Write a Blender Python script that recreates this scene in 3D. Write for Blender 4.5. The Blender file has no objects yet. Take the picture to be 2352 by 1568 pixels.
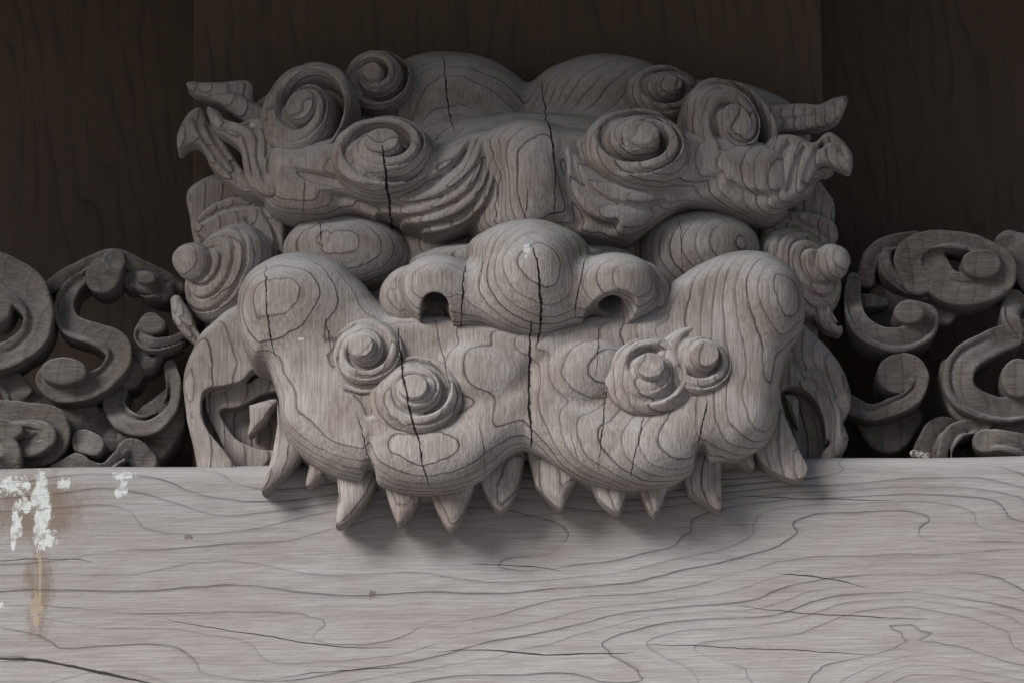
import bpy, math, random
import numpy as np
random.seed(3); np.random.seed(3)

# ------------------------------------------------------------------ camera, sky, sun, exposure
S = 0.0005            # metres per modelling unit
Z0 = 2.6              # height of the middle of the picture above the ground
PITCH, ROLL, DIST, DREF = math.radians(12), math.radians(0.7), 10000.0, 300.0
scene = bpy.context.scene
X_ = np.array([1.0, 0, 0]); F_ = np.array([0, math.sin(PITCH), -math.cos(PITCH)]); U_ = np.array([0, math.cos(PITCH), math.sin(PITCH)])
R_ = math.cos(ROLL)*X_ - math.sin(ROLL)*U_; UP_ = math.sin(ROLL)*X_ + math.cos(ROLL)*U_
CAM = np.array([0, 0, DREF]) - F_*DIST
def world(p): return (p[0]*S, -p[2]*S, p[1]*S + Z0)

cam_data = bpy.data.cameras.new('camera'); cam = bpy.data.objects.new('camera', cam_data)
scene.collection.objects.link(cam); scene.camera = cam
cam_data.sensor_width = 36; cam_data.lens = 36*DIST/2352; cam_data.clip_end = 500; cam_data.clip_start = 0.05
from mathutils import Matrix, Vector
def wv(v): return Vector((v[0], -v[2], v[1]))
rx, uy, bz = wv(R_), wv(UP_), -wv(F_)
cp = world(CAM)
cam.matrix_world = Matrix(((rx.x, uy.x, bz.x, cp[0]), (rx.y, uy.y, bz.y, cp[1]), (rx.z, uy.z, bz.z, cp[2]), (0, 0, 0, 1)))

SUN_EL, SUN_AZ = math.radians(31), math.radians(-47)     # azimuth measured from straight in front, negative = left
w = bpy.data.worlds.new('World'); scene.world = w; w.use_nodes = True
nt = w.node_tree; bg = nt.nodes['Background']
sky = nt.nodes.new('ShaderNodeTexSky'); sky.sky_type = 'NISHITA'; sky.sun_disc = False
sky.sun_elevation = SUN_EL; sky.air_density = 1.0; sky.dust_density = 2.0; sky.ozone_density = 2.5
sdir = Vector((math.sin(SUN_AZ)*math.cos(SUN_EL), -math.cos(SUN_AZ)*math.cos(SUN_EL), math.sin(SUN_EL)))
sky.sun_rotation = math.atan2(sdir.x, sdir.y)
nt.links.new(sky.outputs[0], bg.inputs[0]); bg.inputs[1].default_value = 0.05
sun = bpy.data.lights.new('sun', 'SUN'); sun.energy = 3.8; sun.angle = math.radians(32); sun.color = (1, 0.975, 0.94)
so = bpy.data.objects.new('sun', sun); scene.collection.objects.link(so)
so.rotation_euler = (-sdir).to_track_quat('-Z', 'Y').to_euler(); so.location = (-3, -6, 8)
vs = scene.view_settings; vs.view_transform = 'Standard'; vs.look = 'None'; vs.gamma = 1; vs.exposure = 0.54; vs.use_curve_mapping = False
scene.render.engine = 'CYCLES'; scene.cycles.max_bounces = 4; scene.cycles.diffuse_bounces = 3; scene.cycles.glossy_bounces = 1

# ------------------------------------------------------------------ helpers
def P(u, v, d):
    """point of the place at depth d (units in front of the back board) seen at photograph position u, v (2352 px wide)"""
    r = F_*DIST + R_*(u - 1176) + UP_*(784 - v)
    t = (d - CAM[2])/r[2]
    return CAM + r*t

def spline(pts, n=8, closed=False):
    p = np.array(pts, float); N = len(p)
    out = []
    rng = range(N) if closed else range(N - 1)
    for i in rng:
        g = (lambda k: p[k % N]) if closed else (lambda k: p[min(max(k, 0), N - 1)])
        a, b, c, e = g(i-1), g(i), g(i+1), g(i+2)
        for j in range(n):
            t = j/n
            out.append(0.5*((2*b) + (c-a)*t + (2*a-5*b+4*c-e)*t*t + (3*b-a-3*c+e)*t**3))
    if not closed: out.append(p[-1])
    return np.array(out)

def smin(a, b, k):
    if k <= 0: return np.minimum(a, b)
    h = np.maximum(k - np.abs(a - b), 0)
    return np.minimum(a, b) - h*h*(0.25/k)
def smax(a, b, k): return -smin(-a, -b, k)

def polydist(X, Y, pts, closed=False):
    """2D distance to a polyline, index parameter and signed side; X (n,1), Y (1,m); pts (k, 2+extra) -> dist, extras, side"""
    best = np.full((X.shape[0], Y.shape[1]), 1e9, np.float32); ne = pts.shape[1] - 2
    ex = [np.zeros_like(best) for _ in range(ne)]; side = np.zeros_like(best); par = np.zeros_like(best)
    n = len(pts)
    for i in range(n if closed else n - 1):
        a, b = pts[i], pts[(i+1) % n]
        dx, dy = b[0]-a[0], b[1]-a[1]; L2 = dx*dx + dy*dy + 1e-9
        px, py = X - a[0], Y - a[1]
        t = np.clip((px*dx + py*dy)/L2, 0, 1)
        ds = np.hypot(px - t*dx, py - t*dy)
        m = ds < best
        best = np.where(m, ds, best)
        side = np.where(m, np.sign(dx*py - dy*px), side)
        par = np.where(m, (i + t)/max(n - 1, 1), par)
        for e in range(ne): ex[e] = np.where(m, a[2+e] + t*(b[2+e]-a[2+e]), ex[e])
    return best, ex, side, par

def polywidth(X, Y, pts):
    """min over segments of dist - width, with the depth there"""
    best = np.full((X.shape[0], Y.shape[1]), 1e9, np.float32); dd = np.zeros_like(best); rel = np.zeros_like(best)
    for i in range(len(pts) - 1):
        a, b = pts[i], pts[i+1]
        dx, dy = b[0]-a[0], b[1]-a[1]; L2 = dx*dx + dy*dy + 1e-9
        px, py = X - a[0], Y - a[1]
        t = np.clip((px*dx + py*dy)/L2, 0, 1)
        ww = a[2] + t*(b[2]-a[2])
        ds = np.hypot(px - t*dx, py - t*dy); g = ds - ww
        m = g < best
        best = np.where(m, g, best); dd = np.where(m, a[3] + t*(b[3]-a[3]), dd); rel = np.where(m, ds/np.maximum(ww, 1), rel)
    return best, dd, rel

def rotmat(rx=0, ry=0, rz=0):
    cx, sx, cy, sy, cz, sz = [f(math.radians(a)) for a in (rx, ry, rz) for f in (math.cos, math.sin)]
    A = np.array([[1, 0, 0], [0, cx, -sx], [0, sx, cx]]); B = np.array([[cy, 0, sy], [0, 1, 0], [-sy, 0, cy]]); C = np.array([[cz, -sz, 0], [sz, cz, 0], [0, 0, 1]])
    return A @ B @ C

class Field:
    """solid carved in a voxel grid and turned into a mesh; x right, y up, d towards the viewer"""
    def __init__(s, u0, u1, v0, v1, d0, d1, h=4.0):
        c = [P(u, v, d) for u in (u0, u1) for v in (v0, v1) for d in (d0, d1)]
        lo = np.min(c, 0) - 3*h; hi = np.max(c, 0) + 3*h; s.h = h; s.lo = lo
        n = np.ceil((hi - lo)/h).astype(int) + 1
        s.ax = [(lo[i] + h*np.arange(n[i])).astype(np.float32) for i in range(3)]
        s.f = np.full(n, 40.0, np.float32)
    def sl(s, lo, hi, pad):
        r = []
        for i in range(3):
            a = int(np.clip(math.floor((lo[i]-pad-s.lo[i])/s.h), 0, len(s.ax[i]))); b = int(np.clip(math.ceil((hi[i]+pad-s.lo[i])/s.h) + 1, 0, len(s.ax[i])))
            r.append(slice(a, b))
        return tuple(r)
    def xyz(s, q): return s.ax[0][q[0]][:, None, None], s.ax[1][q[1]][None, :, None], s.ax[2][q[2]][None, None, :]
    def put(s, q, g, k, sub):
        if sub: s.f[q] = smax(s.f[q], -g, k)
        else: s.f[q] = smin(s.f[q], g, k)
    def ell(s, u, v, d, a, b, c, k=20, sub=False, rot=(0, 0, 0)):
        C = P(u, v, d); r = np.array([a, b, c], float); R = rotmat(*rot)
        e = np.sqrt(((R*r[None, :])**2).sum(1))
        q = s.sl(C - e, C + e, k + 3*s.h); X, Y, D = s.xyz(q)
        if 0 in s.f[q].shape: return
        x, y, z = X - C[0], Y - C[1], D - C[2]
        l = [(R[0, i]*x + R[1, i]*y + R[2, i]*z) for i in range(3)]
        k0 = np.sqrt(sum((l[i]/r[i])**2 for i in range(3))); k1 = np.sqrt(sum((l[i]/r[i]**2)**2 for i in range(3))) + 1e-6
        s.put(q, (k0*(k0 - 1)/k1).astype(np.float32), k, sub)
    def tube(s, pts, k=20, sub=False, n=6, flat=1.0):
        """pts (u, v, d, r); flat squeezes the depth of the section"""
        p = spline(pts, n); Q = np.array([np.append(P(a[0], a[1], a[2]), a[3]) for a in p])
        m = Q[:, 3].max()
        q = s.sl(Q[:, :3].min(0) - m, Q[:, :3].max(0) + m, k + 2*s.h); X, Y, D = s.xyz(q)
        g = np.full(s.f[q].shape, 1e3, np.float32)
        for i in range(len(Q) - 1):
            a, b = Q[i], Q[i+1]; rr = max(a[3], b[3])
            qq = s.sl(np.minimum(a[:3], b[:3]) - rr, np.maximum(a[:3], b[:3]) + rr, k + 2*s.h); x, y, z = s.xyz(qq)
            if 0 in (x.size, y.size, z.size): continue
            dv = b[:3] - a[:3]; L2 = dv @ dv + 1e-6
            x, y, z = x - a[0], y - a[1], z - a[2]
            t = np.clip((x*dv[0] + y*dv[1] + z*dv[2])/L2, 0, 1)
            ds = np.sqrt((x - t*dv[0])**2 + (y - t*dv[1])**2 + ((z - t*dv[2])/flat)**2) - (a[3] + t*(b[3]-a[3]))
            loc = tuple(slice(qq[j].start - q[j].start, qq[j].stop - q[j].start) for j in range(3))
            g[loc] = np.minimum(g[loc], ds)
        s.put(q, g, k, sub)
    def ribbon(s, pts, thick=60, crown=0, edge=10, k=8, n=8, sub=False, back=None, ridge=0):
        """flat band following pts (u, v, width, d); crown lifts (or dishes) its middle"""
        p = spline(pts, n); Q = np.array([[*P(a[0], a[1], a[3])[:2], a[2], a[3]] for a in p])
        m = Q[:, 2].max(); dlo = (Q[:, 3].min() - thick) if back is None else back
        q = s.sl([*(Q[:, :2].min(0) - m), dlo], [*(Q[:, :2].max(0) + m), Q[:, 3].max() + max(crown, 0)], k + edge + 2*s.h)
        X, Y, D = s.xyz(q); g2, dd, rel = polywidth(X[:, :, 0], Y[:, :, 0], Q)
        top = dd + crown*(1 - np.minimum(rel, 1.2)**2)
        bot = dd - thick if back is None else np.full_like(dd, back)
        g = smax(smax(g2[:, :, None], D - top[:, :, None], edge), bot[:, :, None] - D, edge)
        s.put(q, g.astype(np.float32), k, sub)
    def poly(s, pts, d0, d1, crown=0, edge=12, k=8, smooth=True, sub=False, tilt=(0, 0), dref=None, fall=40.0):
        """outline (u, v) extruded between depths d0 (back) and d1 (front)"""
        p = spline(pts, 6, True) if smooth else np.array(pts, float)
        Q = np.array([P(a[0], a[1], d1 if dref is None else dref)[:2] for a in p])
        q = s.sl([*Q.min(0), d0 - abs(crown)], [*Q.max(0), d1 + abs(crown) + 60], k + edge + 2*s.h); X, Y, D = s.xyz(q)
        x, y = X[:, :, 0], Y[:, :, 0]; ds, _, _, _ = polydist(x, y, Q, True)
        ins = np.zeros(ds.shape, bool)
        for i in range(len(Q)):
            a, b = Q[i], Q[(i+1) % len(Q)]
            c = ((a[1] > y) != (b[1] > y)) & (x < (b[0]-a[0])*(y - a[1])/((b[1]-a[1]) + 1e-9) + a[0]); ins ^= c
        g2 = np.where(ins, -ds, ds)
        cx, cy = Q.mean(0)
        top = d1 + crown*np.clip(1 - np.exp(g2/fall), 0, 1) + tilt[0]*(x - cx) + tilt[1]*(y - cy)
        g = smax(smax(g2[:, :, None], D - top[:, :, None], edge), d0 - D, edge)
        s.put(q, g.astype(np.float32), k, sub)
    def engrave(s, pts, width, depth, d=350, step=0.0, dlo=-1e9, n=8, fade=True):
        """groove (depth > 0) along (u, v) points; step > 0 makes one side drop away gently, like a lock over a lock"""
        p = spline([(a[0], a[1]) for a in pts], n); Q = np.array([P(a[0], a[1], d)[:2] for a in p])
        m = width*(3 + 3*abs(step) if step else 3)
        q = s.sl([*(Q.min(0) - m), -1e6], [*(Q.max(0) + m), 1e6], 0); X, Y, D = s.xyz(q)
        ds, _, side, par = polydist(X[:, :, 0], Y[:, :, 0], Q)
        g = np.exp(-(ds/width)**2)
        if step: g = np.where(side*np.sign(step) > 0, np.exp(-(ds/(width*(1 + 2*abs(step))))**1.5), np.exp(-(ds/(width*0.55))**2))
        if fade: g = g*np.clip(np.minimum(par, 1 - par)*8, 0, 1)
        s.f[q] += (depth*g[:, :, None]*(D > dlo)).astype(np.float32)
    def disc(s, u, v, d, a, b, prof, normal=(0, 0), rot=0, base=60, k=6, edge=8, spiral=0, hand=1, phase=0):
        """round relief: prof is a list of (radius fraction, height); spiral = terrace height winding round"""
        C = P(u, v, d); R = rotmat(normal[0], normal[1], 0) @ rotmat(0, 0, rot)
        m = max(a, b); hmax = max(h for _, h in prof)
        q = s.sl(C - m - base*.6, C + m + hmax*.6, k + 2*s.h); X, Y, D = s.xyz(q)
        q = s.sl(C - np.array([m, m, m*.6 + base]), C + np.array([m, m, m*.6 + hmax]), k + 2*s.h); X, Y, D = s.xyz(q)
        x, y, z = X - C[0], Y - C[1], D - C[2]
        l = [(R[0, i]*x + R[1, i]*y + R[2, i]*z) for i in range(3)]
        t = np.sqrt((l[0]/a)**2 + (l[1]/b)**2)
        if spiral:
            nn, hh, pw = spiral; ph = np.mod(hand*np.arctan2(l[1], l[0]) + phase, 2*math.pi)/(2*math.pi)
            sc = (1 - np.minimum(t, 1.1))*nn + ph; fl = np.floor(sc); fr = sc - fl
            if pw < 0:
                tt = np.minimum(t, 1.1); sc = tt**.75*nn + ph; fr = sc - np.floor(sc)
                groove = np.clip((np.abs(np.sin(math.pi*fr)) - .30)/.50, 0, 1)**.6 - .22*np.exp(-((fr - .62)/.05)**2)
                deep = 1 + .75*np.cos(hand*np.arctan2(l[1], l[0]) - phase*.7 + .6)
                H = prof[0][1]*np.clip(1 - tt, 0, 1) + hh*(groove - 1)*deep*np.clip((1.02 - tt)*6, .35, 1) - 14*np.clip((tt - .8)/.2, 0, 1)
                H = np.maximum(H, prof[0][1] + 6 - 900*np.maximum(tt - prof[1][0], 0)*min(a, b)/100)
            else: H = hh*(fl + np.clip(fr*pw, 0, 1)**1.0 - ph) - hh*0.4
            if pw > 0: H = np.minimum(H, hh*(nn - .6))
        else:
            tt = [p_[0] for p_ in prof]; H = np.interp(t, tt, [p_[1] for p_ in prof])
        g = smax(smax((t - 1)*min(a, b), l[2] - H, edge), -l[2] - base, edge)*0.8
        s.put(q, g.astype(np.float32), k, False)
    def chip(s, amp=1.6, sc=34.0, seed=0.0):
        X, Y, D = s.ax[0][:, None, None], s.ax[1][None, :, None], s.ax[2][None, None, :]
        nz = np.sin(X/sc + 1.3 + seed + 1.2*np.sin(Y/(sc*1.4)))*np.sin(Y/(sc*.8) + 2.1 + seed + .9*np.sin(D/sc)) + 0.6*np.sin(D/(sc*.6) + X/(sc*1.7) + seed)*np.sin(Y/(sc*.45) + X/(sc*.9))
        sc = sc*.36
        nz = nz + .32*np.sin(X/sc + seed*3 + 1.1*np.sin(Y/(sc*1.7)))*np.sin(Y/(sc*1.2) + .8*np.sin(D/sc + X/(sc*2.3)))
        s.f += (amp*nz).astype(np.float32)
    def mesh(s, name):
        f = s.f; h = s.h
        f[0], f[-1], f[:, 0], f[:, -1], f[:, :, 0], f[:, :, -1] = (np.maximum(f[0], 1), np.maximum(f[-1], 1), np.maximum(f[:, 0], 1), np.maximum(f[:, -1], 1), np.maximum(f[:, :, 0], 1), np.maximum(f[:, :, -1], 1))
        ins = f < 0
        c = [ins[i:ins.shape[0]-1+i, j:ins.shape[1]-1+j, k:ins.shape[2]-1+k] for i in (0, 1) for j in (0, 1) for k in (0, 1)]
        alln = c[0].copy(); anyn = c[0].copy()
        for a in c[1:]: alln &= a; anyn |= a
        act = anyn & ~alln
        I, J, K = np.nonzero(act)
        idx = np.full(act.shape, -1, np.int32); idx[I, J, K] = np.arange(len(I))
        off = [(i, j, k) for i in (0, 1) for j in (0, 1) for k in (0, 1)]
        val = np.stack([f[I+o[0], J+o[1], K+o[2]] for o in off], 1)
        acc = np.zeros((len(I), 3), np.float32); cnt = np.zeros(len(I), np.float32)
        for a in range(8):
            for b in range(a+1, 8):
                dd = np.array(off[b]) - np.array(off[a])
                if np.abs(dd).sum() != 1: continue
                va, vb = val[:, a], val[:, b]; m = (va < 0) != (vb < 0)
                t = np.where(m, va/np.where(m, va - vb, 1), 0)
                pt = np.array(off[a])[None, :] + t[:, None]*dd[None, :]
                acc += np.where(m[:, None], pt, 0); cnt += m
        vert = (np.stack([I, J, K], 1) + acc/np.maximum(cnt, 1)[:, None])*h + s.lo
        quads = []
        for axis in range(3):
            a1, a2 = (axis+1) % 3, (axis+2) % 3
            s0 = [slice(None)]*3; s1 = [slice(None)]*3; s0[axis] = slice(0, -1); s1[axis] = slice(1, None)
            A, B = ins[tuple(s0)], ins[tuple(s1)]
            ch = np.argwhere(A != B)
            ok = (ch[:, a1] > 0) & (ch[:, a2] > 0) & (ch[:, a1] < ins.shape[a1]-1) & (ch[:, a2] < ins.shape[a2]-1)
            ch = ch[ok]; up = A[tuple(ch.T)]
            def cell(o1, o2):
                e = ch.copy(); e[:, a1] += o1; e[:, a2] += o2
                return idx[tuple(e.T)]
            qd = np.stack([cell(-1, -1), cell(0, -1), cell(0, 0), cell(-1, 0)], 1)
            qd[~up] = qd[~up][:, ::-1]; quads.append(qd)
        quads = np.concatenate(quads); quads = quads[(quads >= 0).all(1)]
        return make_mesh(name, vert, quads)

def make_mesh(name, vert, quads, origin=None):
    o = ORIGIN if origin is None else origin
    v = np.empty((len(vert), 3), np.float32); v[:, 0] = vert[:, 0]*S; v[:, 1] = -vert[:, 2]*S; v[:, 2] = vert[:, 1]*S + Z0
    v -= np.array(o, np.float32)[None, :]
    me = bpy.data.meshes.new(name)
    me.vertices.add(len(v)); me.vertices.foreach_set('co', v.ravel())
    nq = len(quads); me.loops.add(nq*4); me.loops.foreach_set('vertex_index', quads.astype(np.int32).ravel())
    me.polygons.add(nq); me.polygons.foreach_set('loop_start', np.arange(nq, dtype=np.int32)*4)
    me.polygons.foreach_set('use_smooth', np.ones(nq, bool))
    me.update(calc_edges=True); me.validate()
    return me

ORIGIN = (0.0, 0.0, Z0 - 0.14)
def link(name, me, mat, parent=None):
    o = bpy.data.objects.new(name, me); scene.collection.objects.link(o)
    if mat: me.materials.append(mat)
    if parent:
        o.parent = parent
    return o
def thing(name, label, cat, loc=ORIGIN):
    o = bpy.data.objects.new(name, None); scene.collection.objects.link(o); o.location = loc
    o.empty_display_size = 0.05; o['label'] = label; o['category'] = cat
    return o

# ------------------------------------------------------------------ materials
class NT:
    def __init__(s, name):
        s.m = bpy.data.materials.new(name); s.m.use_nodes = True; s.t = s.m.node_tree; s.b = s.t.nodes['Principled BSDF']
        s.b.inputs['Roughness'].default_value = 0.85; s.b.inputs['Specular IOR Level'].default_value = 0.25
    def n(s, k, **kw):
        a = s.t.nodes.new('ShaderNode' + k)
        for i, j in kw.items(): setattr(a, i, j)
        return a
    def set(s, sock, v):
        if isinstance(v, bpy.types.NodeSocket): s.t.links.new(v, sock)
        else: sock.default_value = v
    def math(s, op, a, b=0.0, c=0.0, clamp=False):
        x = s.n('Math', operation=op, use_clamp=clamp)
        for i, j in enumerate((a, b, c)): s.set(x.inputs[i], j)
        return x.outputs[0]
    def noise(s, vec, scale, detail=3, rough=.55, dist=0.0):
        x = s.n('TexNoise'); s.set(x.inputs['Vector'], vec); s.set(x.inputs['Scale'], scale); x.inputs['Detail'].default_value = detail
        x.inputs['Roughness'].default_value = rough; x.inputs['Distortion'].default_value = dist
        return x.outputs[0]
    def mapv(s, vec, loc=(0, 0, 0), sc=(1, 1, 1), rot=(0, 0, 0)):
        x = s.n('Mapping'); s.set(x.inputs[0], vec); x.inputs[1].default_value = loc; x.inputs[2].default_value = rot; x.inputs[3].default_value = sc
        return x.outputs[0]
    def ramp(s, f, stops, interp='LINEAR'):
        x = s.n('ValToRGB'); s.set(x.inputs[0], f); e = x.color_ramp.elements; x.color_ramp.interpolation = interp
        while len(e) < len(stops): e.new(0.5)
        for i, (p, c) in enumerate(stops):
            e[i].position = p; e[i].color = (c, c, c, 1) if isinstance(c, (int, float)) else (*c, 1)
        return x.outputs[0]
    def rng(s, f, a, b, c=0.0, d=1.0, smooth=True):
        x = s.n('MapRange', interpolation_type='SMOOTHSTEP' if smooth else 'LINEAR'); s.set(x.inputs[0], f)
        for i, j in enumerate((a, b, c, d)): s.set(x.inputs[1+i], j)
        return x.outputs[0]
    def mix(s, f, a, b, mode='MIX'):
        x = s.n('Mix', data_type='RGBA', blend_type=mode); s.set(x.inputs[0], f)
        for i, j in ((6, a), (7, b)): s.set(x.inputs[i], j if isinstance(j, bpy.types.NodeSocket) else (*j, 1))
        return x.outputs[2]

def units(t, org=ORIGIN):
    """object position in modelling units: x right, y = -depth, z up (0 at the middle of the picture)"""
    tc = t.n('TexCoord'); v = t.mapv(tc.outputs['Object'], loc=(org[0]/S, org[1]/S, (org[2]-Z0)/S), sc=(1/S, 1/S, 1/S))
    sp = t.n('SeparateXYZ'); t.set(sp.inputs[0], v)
    return v, sp.outputs

def cracks(t, v, sp, table, along=2, across=0):
    """drying checks: each a list of (position along, position across) points and a width; the wander is shared noise"""
    if along == 0: v = t.mapv(v, sc=(.3, 1, .3))
    n1 = t.math('SUBTRACT', t.noise(v, .020, 3, .6), .5); n2 = t.math('SUBTRACT', t.noise(t.mapv(v, loc=(500, 300, 900)), .06, 2), .5)
    wob = t.math('ADD', t.math('MULTIPLY', n1, 15.0), t.math('MULTIPLY', n2, 6.0)); wid = t.math('ADD', .8, t.math('MULTIPLY', n2, 1.3))
    out = None
    for (pts, wd) in table:
        pts = sorted(pts); a0, a1 = pts[0][0], pts[-1][0]; lo = min(p[1] for p in pts) - 1; hi = max(p[1] for p in pts) + 1
        tt = t.rng(sp[along], a0, a1, 0, 1, False)
        fc = t.n('FloatCurve'); t.set(fc.inputs['Value'], tt); cv = fc.mapping.curves[0]
        for k, p in enumerate(pts):
            xy = ((p[0]-a0)/(a1-a0), (p[1]-lo)/(hi-lo))
            if k == 0: cv.points[0].location = xy
            elif k == len(pts) - 1: cv.points[len(cv.points)-1].location = xy
            else: cv.points.new(*xy)
        fc.mapping.update()
        xx = t.math('ADD', t.math('MULTIPLY_ADD', fc.outputs[0], hi - lo, lo), wob)
        ww = t.math('MULTIPLY', t.math('POWER', t.math('MAXIMUM', t.math('MULTIPLY', tt, t.math('SUBTRACT', 1.0, tt)), .0), .4), wd*1.75)
        ww = t.math('MAXIMUM', t.math('MULTIPLY', ww, wid), .02)
        c = t.math('DIVIDE', t.math('ABSOLUTE', t.math('SUBTRACT', sp[across], xx)), ww)
        out = c if out is None else t.math('MINIMUM', out, c)
    return t.rng(out, 1.0, .55, 0, 1, False)

def px(u, v, d): p = P(u, v, d); return p[0], p[1]
CR = []
def crack(pts, wd, wn=10):
    CR.append(([(px(*a)[1], px(*a)[0]) for a in pts], wd))
crack([(1222, 555, 640), (1243, 700, 650), (1220, 790, 520)], 4.5)
crack([(1222, 740, 520), (1216, 880, 520), (1222, 1010, 520)], 5)
crack([(880, 345, 430), (897, 500, 430)], 5)
crack([(912, 740, 510), (932, 900, 520), (960, 1010, 510), (983, 1110, 490)], 4)
crack([(1017, 110, 240), (1030, 250, 260), (1046, 300, 350)], 2.2)
crack([(1243, 160, 240), (1258, 280, 380), (1275, 410, 460), (1270, 500, 440)], 3)
crack([(610, 600, 470), (618, 760, 480), (650, 830, 440)], 2.6)
crack([(1067, 600, 560), (1058, 740, 560)], 3.2)
crack([(990, 690, 560), (1036, 900, 520)], 1.6)
crack([(1345, 580, 560), (1318, 720, 560)], 2.6)
crack([(1378, 730, 520), (1370, 860, 520)], 1.6)
crack([(1395, 880, 520), (1375, 1070, 500)], 2.4)
crack([(1478, 950, 520), (1450, 1090, 480)], 2.6)
crack([(1628, 920, 470), (1600, 1020, 470)], 2.6)
crack([(820, 950, 480), (850, 1060, 460)], 2.4)
crack([(745, 720, 480), (760, 800, 480)], 1.6)
crack([(735, 500, 320), (733, 560, 320)], 1.8)
crack([(1108, 540, 620), (1100, 660, 600)], 1.3)
crack([(1210, 430, 470), (1206, 510, 450)], 2)
crack([(1150, 380, 470), (1140, 500, 440)], 1.4)
crack([(1310, 980, 520), (1330, 1060, 500)], 1.2)
crack([(1100, 960, 520), (1115, 1080, 500)], 1.2)
crack([(700, 390, 430), (690, 470, 420)], 1.6)
crack([(1560, 470, 330), (1570, 620, 330)], 1.3)

def carved_wood(name, base=(0.300, 0.262, 0.243), grey=(0.410, 0.386, 0.376), use_cracks=True, dust=0.85, pith=(-240.0, 620.0), spacing=19.0, level=False):
    t = NT(name); v, sp = units(t)
    # growth rings: cylinders about an upright pith behind the face, wandering
    warp = t.math('MULTIPLY', t.math('SUBTRACT', t.noise(t.mapv(v, sc=(1, 1, .55)), .0040, 2, .5), .5), 60.0)
    warp2 = t.math('MULTIPLY', t.math('SUBTRACT', t.noise(t.mapv(v, sc=(1, 1, .6), loc=(90, 40, 7)), .022, 3, .5), .5), 9.0)
    dx = t.math('SUBTRACT', sp[0], pith[0]); dy = t.math('SUBTRACT', sp[1], pith[1])
    r = t.math('SQRT', t.math('ADD', t.math('MULTIPLY', dx, dx), t.math('MULTIPLY', dy, dy)))
    r = t.math('ADD', t.math('ADD', r, warp), warp2)
    ph = t.math('DIVIDE', r, spacing); fr = t.math('FRACT', ph); fl = t.math('FLOOR', ph)
    wn = t.n('TexWhiteNoise', noise_dimensions='1D'); t.set(wn.inputs['W'], fl)
    strength = t.rng(wn.outputs[0], 0, 1, .45, 1.0, False)
    # latewood lines keep an even width on the surface whatever the angle at which it cuts the rings
    gn = t.n('NewGeometry'); gs = t.n('SeparateXYZ'); t.set(gs.inputs[0], gn.outputs['Normal'])
    ca = t.math('DIVIDE', t.math('ADD', t.math('MULTIPLY', dx, gs.outputs[0]), t.math('MULTIPLY', dy, gs.outputs[1])), t.math('SQRT', t.math('ADD', t.math('MULTIPLY', dx, dx), t.math('MULTIPLY', dy, dy))))
    sa = t.math('SQRT', t.math('MAXIMUM', t.math('SUBTRACT', 1.02, t.math('MULTIPLY', ca, ca)), .03))
    off = t.math('SUBTRACT', .93, fr)
    lw = t.math('MULTIPLY', sa, 2.3/spacing); lw2 = t.math('MULTIPLY', sa, 7.0/spacing)
    late = t.math('MULTIPLY', t.rng(t.math('DIVIDE', off, lw2), 0.0, 1.0, .30, 0.0), t.math('GREATER_THAN', off, 0.0))
    line = t.math('MAXIMUM', t.rng(t.math('DIVIDE', t.math('ABSOLUTE', off), lw), .45, 1.0, 1.0, 0.0), late)
    line = t.math('MULTIPLY', line, strength)
    if level: line = t.math('MULTIPLY', line, .3)
    early = t.math('MULTIPLY', t.math('SUBTRACT', fr, .5), .30)
    fib = t.noise(t.mapv(v, sc=(.05, 1, 1) if level else (1, 1, .04)), .20, 3, .7)
    pore = t.rng(t.noise(t.mapv(v, sc=(.07, 1, 1) if level else (1, 1, .07), loc=(11, 5, 3)), .33, 2, .5), .60, .72)
    ripple = t.noise(t.mapv(v, sc=(.6, .6, 1)), .12, 2, .5)
    mott = t.rng(t.noise(v, .008, 4, .6), .35, .68)
    col = t.mix(mott, base, grey)
    col = t.mix(t.math('ADD', t.rng(fib, .3, .7), early, clamp=True), col, t.mix(1.0, col, (.66, .62, .60), 'MULTIPLY'))
    col = t.mix(t.math('MULTIPLY', pore, .35), col, t.mix(1.0, col, (.45, .41, .40), 'MULTIPLY'))
    col = t.mix(t.math('MULTIPLY', line, .9), col, t.mix(1.0, col, (.22, .20, .22), 'MULTIPLY'))
    # settled dust on what faces up
    g = t.n('NewGeometry'); ns = t.n('SeparateXYZ'); t.set(ns.inputs[0], g.outputs['Normal'])
    du = t.math('MULTIPLY', t.rng(ns.outputs[2], .12, .85), t.rng(t.noise(v, .03, 4, .6), .25, .6, .55, 1.0))
    col = t.mix(t.math('MULTIPLY', du, dust), col, (.47, .475, .485))
    hgt = t.math('ADD', t.math('MULTIPLY', line, -1.0), t.math('MULTIPLY', fib, 1.0))
    hgt = t.math('ADD', hgt, t.math('MULTIPLY', ripple, .55))
    if use_cracks:
        ck = cracks(t, v, sp, CR)
        col = t.mix(ck, col, (.012, .010, .010))
        # bird-dropping spots
        for (u_, v_, d_, ru, rv) in ((1210, 562, 640, 9, 16), (1208, 580, 640, 4, 6), (690, 775, 480, 9, 3), (578, 283, 330, 7, 6)):
            q = P(u_, v_, d_); ex = t.math('DIVIDE', t.math('SUBTRACT', sp[0], q[0]), ru); ez = t.math('DIVIDE', t.math('SUBTRACT', sp[2], q[1]), rv)
            dist = t.math('ADD', t.math('SQRT', t.math('ADD', t.math('MULTIPLY', ex, ex), t.math('MULTIPLY', ez, ez))), t.math('MULTIPLY', t.math('SUBTRACT', t.noise(v, .12, 3), .5), 1.4))
            col = t.mix(t.math('MULTIPLY', t.rng(dist, 1.0, .6), .85), col, (.62, .66, .66))
    t.set(t.b.inputs['Base Color'], col)
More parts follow.
